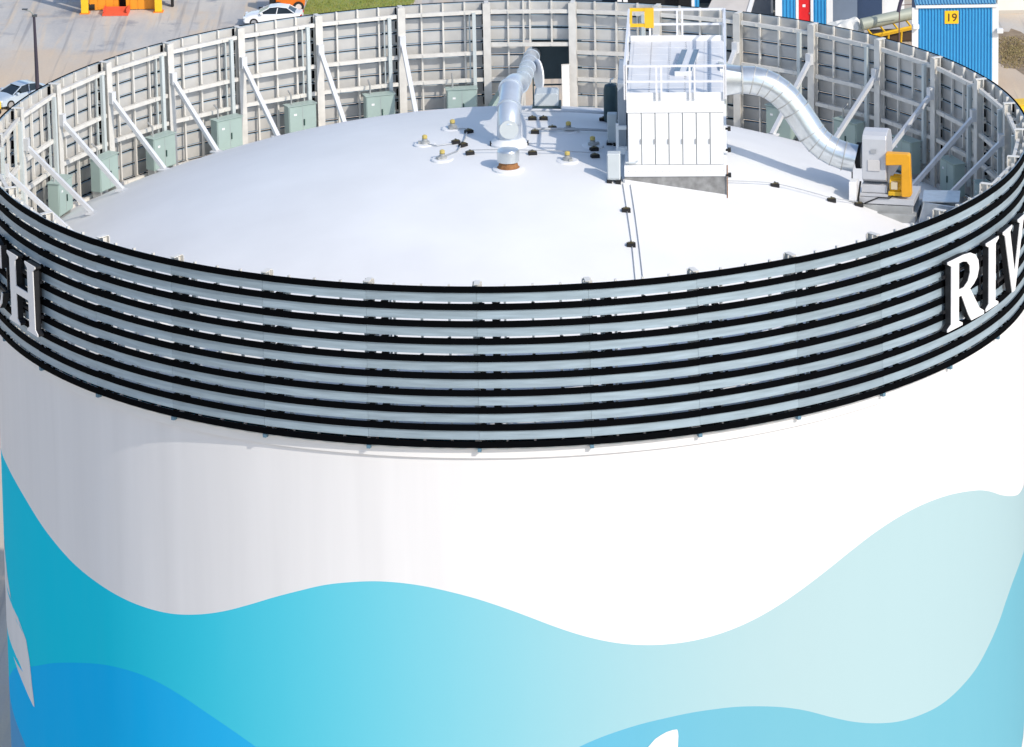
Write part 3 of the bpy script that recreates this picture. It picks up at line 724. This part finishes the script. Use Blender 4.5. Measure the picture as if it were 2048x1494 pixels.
# ------------------------------------------------------------------ background yard (ground level z = 0)
# orange booth and yellow gantry legs
ORB = mat('orange_booth_paint', (.85, .33, .02), .5, 0, .2, 1.5, stretch=(1, 1, .2))
t = thing('orange_booth', 'orange timber sided booth standing between two yellow posts', 'booth', (-29.6, 168.3, 0))
MB().box(-2.6, -.32, -1.3, 1.3, .05, 3.0).box(.28, 2.6, -1.3, 1.3, .05, 3.0).build('wall', ORB, t, bevel=.02)
m = MB()
for i in range(9):
    x = -2.5 + i * .62
    if -.5 < x < .4: continue
    m.box(x, x + .05, -1.335, -1.302, .1, 2.95)
m.build('cladding_batten', ORB, t)
MB().box(-.31, .27, -.2, 1.28, .05, 3.0).build('door_recess', RUBBER, t)
MB().box(-2.8, 2.8, -1.6, 1.5, 3.001, 3.2).build('roof', ORB, t)
YP = mat('yellow_post_paint', (.88, .55, .02), .5, 0, .15, 2)
for x, y, lab in ((-32.45, 166.3, 'left yellow gantry post beside the orange booth'), (-26.75, 166.3, 'right yellow gantry post beside the orange booth')):
    t = thing('gantry_post', lab, 'post', (x, y, 0), 0, 'yellow gantry posts beside the orange booth')
    MB().box(-.27, .27, -.3, .3, .06, 5.5).build('column', YP, t, bevel=.03)
    MB().box(-.38, .38, -.42, .42, 0.004, .06).build('base_plate', mat('orange_base', (.8, .25, .03), .6), t)
    MB().box(-.45, .45, -.36, .36, 5.501, 5.75).build('cap_plate', YP, t)
for x in (-33.4,):
    pass
t = thing('gantry_machine', 'black machinery standing between the yellow post and orange booth', 'machine', (-31.95, 167.6, 0))
MB().box(-.25, .10, -.4, .6, .25, 2.6).build('frame', RUBBER, t, bevel=.03); MB().tube([(-.3, -.45, .3), (.2, -.45, .3)], .28, 16).build('wheel', TYRE, t)
t = thing('gantry_hoist', 'black hoist gear right of the orange booth', 'machine', (-26.2, 168.0, 0))
MB().box(-1.0, .6, -.4, .6, .9, 2.6).build('frame', RUBBER, t, bevel=.05); MB().box(-.9, -.7, -.3, .3, 0, .9).box(.3, .5, -.3, .3, 0, .9).build('leg', RUBBER, t)
t = thing('red_ramp', 'orange red loading ramp lying at the booth door', 'ramp', (-30.0, 165.9, 0), R(-2))
MB().prism([(-.75, 0), (.75, 0), (.75, .05), (-.75, .40)], 2.0, Matrix.Translation((-1.0, 0, .005)) @ Matrix.Rotation(-pi / 2, 4, 'Z') @ Matrix.Translation((0, 0, 0))).build('ramp_plate', mat('red_ramp_paint', (.80, .12, .06), .5, 0, .2, 2), t, bevel=.02)
for q in (-.95, .85): MB().box(q, q + .1, -.5, .7, .25, .5).build('side_rail', mat('red_rail_paint', (.72, .09, .05), .5), t)
# lamp post
t = thing('yard_lamp', 'slim dark yard lamp post with a thin side arm', 'lamp post', (-33.15, 139.0, 0))
MB().tube([(0, 0, 0), (0, 0, 3.4), (-.02, 0, 6.75)], [.16, .13, .09], 12).build('pole', mat('lamp_pole_paint', (.035, .03, .05), .5), t, smooth=40)
MB().tube([(-.02, 0, 6.72), (-.25, 0, 7.0), (-.68, -.05, 7.18)], .045, 8).build('arm', mat('lamp_arm_grey', (.22, .25, .25), .5), t, smooth=40)
MB().box(-.85, -.45, -.12, .10, 7.14, 7.22).box(-.16, .20, -.12, .12, 6.62, 6.78).build('lamp_head', mat('lamp_head_dark', (.06, .07, .08), .5), t, bevel=.02)
# cars
def car_proto(label, loc, rz, paint=CARW):
    t = thing('parked_car', label, 'car', loc, rz, 'cars parked in the yard')
    # x forward, y left
    lo = [(-2.2, .42), (-2.25, .75), (-2.15, .98), (-1.5, 1.02), (-.2, .98), (.95, .97), (1.75, .86), (2.15, .70), (2.25, .48), (2.18, .30), (-2.1, .30)]
    cab = [(-1.75, 1.01), (-1.15, 1.38), (-.4, 1.47), (.25, 1.40), (1.05, .97)]
    def loft(prof, rows):
        m = MB(); n = len(prof)
        for y, s, zs in rows:
            for x, z in prof: m.v.append((x * s, y, .30 + (z - .30) * zs))
        for k in range(len(rows) - 1):
            for i in range(n):
                q = (k * n + i, k * n + (i + 1) % n, (k + 1) * n + (i + 1) % n, (k + 1) * n + i); m.f.append(q); m.m.append(0)
        m.f.append(tuple(range(n - 1, -1, -1))); m.f.append(tuple((len(rows) - 1) * n + i for i in range(n))); m.m += [0, 0]
        return m
    body = loft(lo, [(-.90, .95, .90), (-.80, .995, .99), (-.4, 1, 1.03), (0, 1.01, 1.04), (.4, 1, 1.03), (.80, .995, .99), (.90, .95, .90)]).build('body', paint, t, smooth=40)
    m = MB(); n = len(cab)
    for y, f in ((-.80, 0), (-.60, 1), (.60, 1), (.80, 0)):
        for x, z in cab:
            zz = .985 if not f else z; m.v.append((x * (1 if f else 1.02), y, zz if f else .985))
    m = MB()
    top_ = [(-1.1, 1.36), (-.4, 1.46), (.2, 1.39)]
    base_ = [(-1.8, .98), (-.3, .98), (1.12, .96)]
    vs = [(x, sy * .80, z) for sy in (-1, 1) for x, z in base_] + [(x, sy * .58, z) for sy in (-1, 1) for x, z in top_]
    fs = [(0, 1, 7, 6), (1, 2, 8, 7), (5, 4, 10, 11), (4, 3, 9, 10), (2, 5, 11, 8), (3, 0, 6, 9)]
    m.add(vs, fs); m.build('windows', GLASS, t)
    m = MB()
    m.add([(x + dx, sy * .595, z + .012) for sy in (-1, 1) for (x, z), dx in zip(top_, (-.12, 0, .12))] + [(x + dx, sy * .575, z + .05) for sy in (-1, 1) for (x, z), dx in zip(top_, (-.05, 0, .05))],
          [(6, 7, 10, 9), (7, 8, 11, 10), (0, 1, 7, 6), (1, 2, 8, 7), (5, 4, 10, 11), (4, 3, 9, 10), (2, 5, 11, 8), (3, 0, 6, 9)])
    for sy in (-1, 1):
        for xb, xt in ((1.12, .24), (-.32, -.42), (-1.8, -1.14)):
            m.beam((xb, sy * .81, .97), (xt, sy * .60, 1.40), .06, .05)
    m.build('roof', paint, t, smooth=40)
    for x in (-1.38, 1.40):
        for s in (-1, 1):
            wh = MB().tube([(x, s * .70, .33), (x, s * .915, .33)], .33, 20).build('wheel', TYRE, t, smooth=40)
            MB().tube([(x, s * .916, .33), (x, s * .925, .33)], .21, 16).build('rim', CHROME, wh)
    for s in (-1, 1):
        MB().box(2.05, 2.235, s * .72 - .17, s * .72 + .17, .62, .76).build('headlight', mat('headlight_glass', (.6, .65, .7), .1), t, bevel=.03)
        MB().box(-2.262, -2.1, s * .70 - .16, s * .70 + .16, .72, .90).build('tail_light', mat('tail_light_red', (.45, .02, .02), .2), t, bevel=.03)
        MB().box(.70, .90, s * .98 - .10, s * .98 + .10, .98, 1.12).build('mirror', paint, t, bevel=.03)
    MB().box(2.16, 2.262, -.5, .5, .40, .60).build('grille', RUBBER, t)
    return t
cp = car_proto('white sedan seen side on by the grass strip', (-17.6, 161.7, 0), R(176))
car_proto('pale bluish car half hidden behind the fence beside the lamp post', (-34.6, 140.2, 0), R(222), mat('pale_blue_car_paint', (.46, .54, .62), .2, .1, .03, 1))
# orange truck tractor at the top edge
t = thing('orange_loader', 'small orange yard loader with dark cab front by the grass', 'loader', (-16.6, 166.0, 0), R(180))
OV = mat('orange_vehicle_paint', (.80, .18, .015), .4, 0, .1, 2)
MB().prism([(-1.2, .45), (1.0, .45), (1.0, 1.1), (.3, 1.25), (-1.25, 1.3)], 1.4, T(0, -.7, 0)).build('body', OV, t, bevel=.04)
for x in (-.75, .85):
    for s in (-1, 1):
        wh = MB().tube([(x, s * .55, .42), (x, s * .80, .42)], .42, 18).build('wheel', TYRE, t, smooth=40); MB().tube([(x, s * .801, .42), (x, s * .82, .42)], .24, 14).build('rim', mat('pale_rim', (.7, .6, .55), .5), wh)
m = MB()
for x, y in ((-.9, -.6), (-.9, .6), (.6, -.6), (.6, .6)): m.beam((x, y, 1.2), (x * .9, y, 2.2), .08, .08)
m.box(-.9, .65, -.65, .65, 2.2, 2.28); m.build('cab_frame', RUBBER, t)
MB().box(1.05, 1.5, -.6, .6, .1, 2.0).box(1.5, 2.4, -.5, -.3, .08, .16).box(1.5, 2.4, .3, .5, .08, .16).build('lift_mast', RUBBER, t)
# grass strip
GR = mat('grass_green', (.20, .27, .045), .9, 0, .5, 1.2, col2=(.32, .30, .08), detail=8)
vs = [(-15.6, 164.4, .02), (-13.5, 164.6, .02), (-10, 165.4, .02), (-7.4, 166.7, .02), (-6.9, 168.0, .02), (-9, 175, .02), (-14.6, 178, .02), (-15.2, 170, .02)]
m = MB(); m.add(vs, [tuple(range(8))])
for i in range(2600):
    x = random.uniform(-15.4, -7); y = random.uniform(164.4, 175)
    if y < 164.4 + max(0, (x + 13.5)) * .36: continue
    a = random.uniform(0, pi); h_ = random.uniform(.06, .2); dx, dy = .05 * cos(a), .05 * sin(a)
    m.add([(x - dx, y - dy, .02), (x + dx, y + dy, .02), (x + dy, y - dx, .02 + h_)], [(0, 1, 2)])
tag(m.build('grass', GR), 'strip of green and yellowish grass behind the fence', 'grass', kind='stuff')
# low brown roofed shed in the middle
t = thing('brown_shed', 'low dark brown roofed shed just showing over the fence opening', 'shed', (1.6, 172.5, 0))
MB().box(-4.0, 4.0, -2.5, 2.5, 0, 2.6).build('wall', mat('brown_wall', (.20, .11, .07), .8, 0, .3, 1), t)
MB().prism([(-2.9, 2.601), (2.9, 2.601), (0, 3.6)], 8.6, Matrix.Translation((-4.3, 0, 0)) @ Matrix.Rotation(-pi / 2, 4, 'Z') ).build('roof', mat('dark_brown_roof', (.07, .04, .035), .8, 0, .4, 1), t)

# ------------------------------------------------------------------ blue and white works building
def corrugated(name, col):
    m = mat(name, col, .42, .1, .08, 1.5)
    n = m.node_tree.nodes; l = m.node_tree.links; b = n['Principled BSDF']
    return m
CB = corrugated('blue_corrugated', (.045, .34, .66)); CBR = corrugated('blue_roof_sheet', (.16, .42, .62))
WT = mat('white_trim', (.80, .80, .80), .5, 0, .06, 1)
def ribbed(m, x0, x1, y, z0, z1, pitch=.25, mi=0, d=.085):
    n = int(round((x1 - x0) / pitch)); p = (x1 - x0) / n; vs = []
    for i in range(n):
        for f, q in ((0, 0), (.42, 0), (.52, -d), (.88, -d)): vs.append((x0 + (i + f) * p, y + q))
    vs.append((x1, y)); k = len(vs)
    m.add([(x, yy, z0) for x, yy in vs] + [(x, yy, z1) for x, yy in vs], [(i, i + 1, k + i + 1, k + i) for i in range(k - 1)], mi)
    return m
YB = 157.5
wb = thing('works_building', 'long blue and white works building with red door and dark bays', 'building', (0, YB, 0))
def X(px): return (px - 1001.6) / 27.33 + .35      # metres along the facade
m = MB(); m.box(X(1395), X(1820), 8.0, 8.3, 0, 6); m.box(X(1200), X(1395), 9.0, 9.3, 0, 6)
m.build('rear_wall', mat('dark_interior_wall', (.05, .07, .10), .8), wb)
for xa, xb, yy in ((1563, 1592, 0), (1628, 1655, 0), (1385, 1395, 1.0)):
    m = ribbed(MB(), X(xa), X(xb), yy, 0, 5.5)
    m.box(X(xa) + .01, X(xb) - .01, yy + .09, yy + .4, 0, 5.5); m.build('corrugated_wall', CB, wb)
for xa, xb, ya, yb in ((1550, 1563.5, -.12, .28), (1592, 1597.6, -.12, .28), (1622.4, 1628, -.12, .28), (1655, 1668, -.12, .28), (1379, 1385, .85, 1.3), (1226, 1235, .6, 1.0), (1238, 1247, .6, 1.0)):
    MB().box(X(xa), X(xb), ya, yb, 0, 5.5).build('white_trim', WT, wb)
MB().box(X(1597.6), X(1622.4), -.1, .28, 2.35, 2.6).build('door_head', WT, wb)
MB().box(X(1775), X(1822), 2.4, 2.8, 0, 5.5).build('white_wall', WT, wb)
d = MB().box(X(1598.2), X(1621.8), .02, .12, .05, 2.34).build('door', mat('red_door_paint', (.72, .015, .02), .4, 0, .1, 2), wb)
MB().box(X(1606), X(1612), .0, .018, 1.55, 1.75).build('door_notice', WT, d)
MB().box(X(1619), X(1620.5), -.05, .018, 1.0, 1.12).build('handle', CHROME, d)
MB().box(X(1668), X(1722), 1.4, 1.6, 0, 5.5).build('grey_sliding_door', mat('blue_grey_door', (.17, .22, .30), .6, 0, .15, 1), wb)
MB().box(X(1722), X(1775), 2.0, 2.2, 0, 5.5).build('navy_roller_door', mat('navy_door', (.03, .06, .13), .6, 0, .2, 1), wb)
MB().box(X(1490), X(1550), 2.4, 2.6, 0, 5.5).build('steel_sliding_door', mat('slate_door', (.20, .23, .28), .6, 0, .15, 1), wb)
MB().box(X(1250), X(1379), 3.0, 3.2, 0, 5.5).build('dark_bay', RUBBER, wb)
m = MB(); m.box(X(1200), X(1830), -.3, 9.5, 5.501, 5.7)
m.build('roof', CBR, wb)
# sloped concrete apron roof beside it
t = thing('canopy_slab', 'pale grey sloping canopy slab with white edge before the works building', 'canopy', (X(1443), YB - 1.0, 0))
MB().add([(-1.75, -1.6, 1.3), (1.35, -1.9, .9), (2.4, 2.4, 2.6), (-.4, 2.4, 2.7), (-1.75, -1.6, 1.15), (1.35, -1.9, .75), (2.4, 2.4, 2.45), (-.4, 2.4, 2.55)], [(0, 1, 2, 3), (7, 6, 5, 4), (0, 4, 5, 1), (1, 5, 6, 2), (2, 6, 7, 3), (3, 7, 4, 0)]).build('slab', mat('pale_concrete', (.55, .52, .50), .8, 0, .15, .8), t)
MB().beam((1.42, -1.9, .9), (2.5, 2.4, 2.6), .28, .22).build('edge_trim', WT, t)
MB().box(-1.4, -1.25, -1.0, -.85, 0, 1.2).box(1.0, 1.15, -1.2, -1.05, 0, .85).build('support_post', GALVD, t)
# lumpy tarp covered heap
t = thing('tarp_heap', 'crumpled white tarpaulin thrown over a heap by the works building', 'tarp', (25.0, 153.6, 0))
m = MB(); nx, ny = 26, 16
rr = random.Random(3)
hmap = [[0] * (ny + 1) for _ in range(nx + 1)]
for i in range(nx + 1):
    for j in range(ny + 1):
        u, v = i / nx, j / ny
        env = min(1, 6 * v, 6 * (1 - v)) * min(1, (1 - u) * 9)
        hmap[i][j] = env * (.12 + .95 * u ** 1.4) * (.85 + .12 * sin(9 * u + 5 * v) + .10 * sin(17 * v - 6 * u)) + rr.uniform(0, .07)
for i in range(nx + 1):
    for j in range(ny + 1): m.v.append((-2.3 + 3.9 * i / nx + .1 * sin(j * 1.7), -1.1 + 2.2 * j / ny + .1 * sin(i * 1.3), hmap[i][j] + .75 * min(1, .5 + 1.2 * i / nx)))
for i in range(nx):
    for j in range(ny):
        q = i * (ny + 1) + j; m.f.append((q, q + ny + 1, q + ny + 2, q + 1)); m.m.append(0)
m.build('tarp', mat('white_tarpaulin', (.80, .79, .74), .7, 0, .1, 2, bump=.08), t, smooth=50)
MB().box(-1.6, 1.5, -.9, .9, 0, .36).build('pallet_stack', mat('pallet_wood', (.3, .22, .14), .8, 0, .3, 3), t)
# conveyor with cover and yellow frame
t = thing('covered_conveyor', 'grey green half round covered conveyor on a yellow frame', 'conveyor', (28.3, 152.5, 0), R(4))
a0, a1 = Vector((-1.85, 0, 1.42)), Vector((2.1, .5, 2.02))
MB().tube([a0, a1], .46, 20).build('cover', mat('grey_green_cover', (.40, .43, .36), .5, .1, .15, 1.5, stretch=(.3, 1, 1)), t, smooth=40)
m = MB(); off = Vector((.55, -.75, -.62))
for s in (0, .5, 1.0):
    m.beam(a0 + off + Vector((0, .2 * s - .2, -.22 * s)), a1 + off + Vector((0, .2 * s - .2, -.22 * s)), .13, .13)
for s in (.1, .35, .6, .85):
    p = a0.lerp(a1, s); m.beam(p + off + Vector((-.2, 0, -.2)), p + Vector((0, 0, -.4)), .10, .10); m.beam(p + off, (p.x + .5, p.y - .7, 0), .10, .10)
m.build('yellow_frame', YEL, t)
MB().box(-1.2, 2.2, -.2, 1.0, .1, .75).build('tail_box', mat('dark_brown_steel', (.06, .035, .02), .7), t)
# thin mast
t = thing('utility_mast', 'thin brownish mast with a dark clamp beside the conveyor', 'mast', (29.0, 150.3, 0))
MB().tube([(0, 0, 0), (.05, 0, 3.5), (.32, 0, 7.5)], .045, 8).build('pole', mat('mast_brown', (.16, .10, .09), .6), t)
MB().tube([(-.05, 0, 2.85), (.10, 0, 3.5), (.25, 0, 3.9)], .14, 8).build('clamp', mat('mast_clamp', (.06, .05, .09), .5), t)
MB().beam((.1, 0, 3.35), (1.4, .4, 3.35), .05, .05).build('stay_bar', mat('mast_brown', (.16, .10, .09), .6), t)
# blue shed 19
sh = thing('blue_shed', 'blue corrugated shed with white corners and a yellow number 19 sign', 'shed', (31.9, 139.0, 0), R(-1.15))
sw = 2.78; eh = 5.98
m = MB(); ribbed(m, -sw + .1, sw - .2, 0, 0, eh, .222)
m.build('front_wall', CB, sh)
m = MB(); m.box(-sw, -sw + .05, .1, 4, 0, eh); m.box(sw - .05, sw, .1, 4, 0, eh); m.box(-sw + .05, sw - .05, 3.9, 4, 0, eh)
m.build('side_wall', mat('shaded_side_wall', (.03, .07, .16), .6, 0, .2, 1), sh)  # blue side walls coloured navy, their shade painted in
m = MB(); m.box(-sw - .32, -sw + .12, -.10, .09, 0, eh); m.box(sw - .22, sw + .22, -.10, .09, 0, eh)
m.build('corner_trim', WT, sh, bevel=.01)
MB().box(-sw - .05, sw + .12, -.22, .09, eh + .002, eh + .20).build('eave_trim', WT, sh)
m = MB(); ribbed(m, -sw - .1, sw + .05, 0, 0, 4.3, .222)
o = m.build('roof', CBR, sh); o.location = (0, -.16, eh + .21); o.rotation_euler = (R(-78), 0, 0)
sg = MB().box(-.80, .18, -.12, -.075, 4.80, 5.74).build('number_sign', mat('sign_yellow', (.90, .52, .01), .45), sh, bevel=.01)
cu = bpy.data.curves.new('sign_text', 'FONT'); cu.body = '19'; cu.size = .80; cu.extrude = .006; cu.align_x = 'CENTER'; cu.offset = .012
to = bpy.data.objects.new('sign_text', cu); COL.objects.link(to)
bpy.context.view_layer.update()
me = bpy.data.meshes.new_from_object(to.evaluated_get(bpy.context.evaluated_depsgraph_get()))
bpy.data.objects.remove(to); me.name = 'sign_number'; me.materials.clear(); me.materials.append(mat('sign_ink', (.10, .055, .01), .6))
to = bpy.data.objects.new('sign_number', me); COL.objects.link(to); to.parent = sg; to.location = (-.31, -.128, 4.99); to.rotation_euler = (pi / 2, 0, 0)
for x, z, q in ((sw + .22, 4.28, 1), (-sw - .14, 4.68, -1)):
    m = MB(); m.box(x - .16, x + .30, -.52, -.105, z - .16, z + .18)
    m.build('wall_lamp', WT, sh, bevel=.06)
# white building at the far right
t = thing('white_building', 'plain cream white building wall at the right edge', 'building', (43.5, 160.4, 0))
MB().box(-6.0, 8, 0, 8, .25, 6).build('wall', mat('cream_wall', (.78, .75, .68), .7, 0, .08, .6), t)
MB().box(-6.05, 8.05, -.05, 8.05, 0, .249).build('plinth', mat('plinth_grey', (.5, .46, .40), .8), t)
# scrub and dirt patch
sc_ = mat('dry_scrub', (.24, .17, .10), .95, 0, .5, 2, col2=(.34, .29, .13))
m = MB()
for i in range(3200):
    u = random.gauss(0, 1); v = random.gauss(0, 1)
    x = 37.2 + .7 * u + .2 * v; y = 148.8 + 2.4 * v
    if x < 35.9 or abs(v) > 1.9: continue
    a = random.uniform(0, pi); s = random.uniform(.03, .08); h_ = random.uniform(.03, .16)
    m.add([(x - s * cos(a), y - s * sin(a), 0), (x + s * cos(a), y + s * sin(a), 0), (x + random.uniform(-.1, .1), y, h_)], [(0, 1, 2)])
tag(m.build('dry_scrub', sc_), 'patch of dry brown scrub on the dirt right of the blue shed', 'scrub', kind='stuff')
m = MB(); n = 26
m.add([(37.4 + 1.9 * cos(2 * pi * i / n) * (1 + .2 * sin(i * 2.3)), 149.3 + 6.2 * sin(2 * pi * i / n) * (1 + .15 * sin(i * 1.7)), .012) for i in range(n)], [tuple(range(n))])
tag(m.build('dirt_patch', mat('brown_dirt', (.36, .27, .18), .95, 0, .5, 1.2, col2=(.20, .15, .10), detail=8)), kind='structure')
# yellow drum-like object behind the fence
t = thing('yellow_skip', 'yellow rounded skip partly hidden behind the fence at the right edge', 'skip', (36.15, 131.0, 0), R(10))
MB().prism([(-.9, .15), (.9, .15), (1.15, .75), (1.0, 1.15), (-1.0, 1.15), (-1.15, .75)], 1.5, T(0, -.75, 0)).build('body', YP, t, bevel=.12)
MB().box(-.8, .8, -.7, .7, 0, .149).build('skid', RUBBER, t); MB().box(-1.05, 1.05, -.82, .82, 1.16, 1.22).build('lid', YP, t, bevel=.02)
t = thing('yellow_cart', 'small yellow cart at the left edge behind the fence', 'cart', (-36.3, 137.4, 0), R(30))
MB().box(-.6, .6, -.45, .45, .4, .95).build('tray', YP, t, bevel=.05)
for x in (-.4, .4):
    for s in (-1, 1): MB().tube([(x, s * .32, .2), (x, s * .44, .2)], .2, 14).build('wheel', TYRE, t)
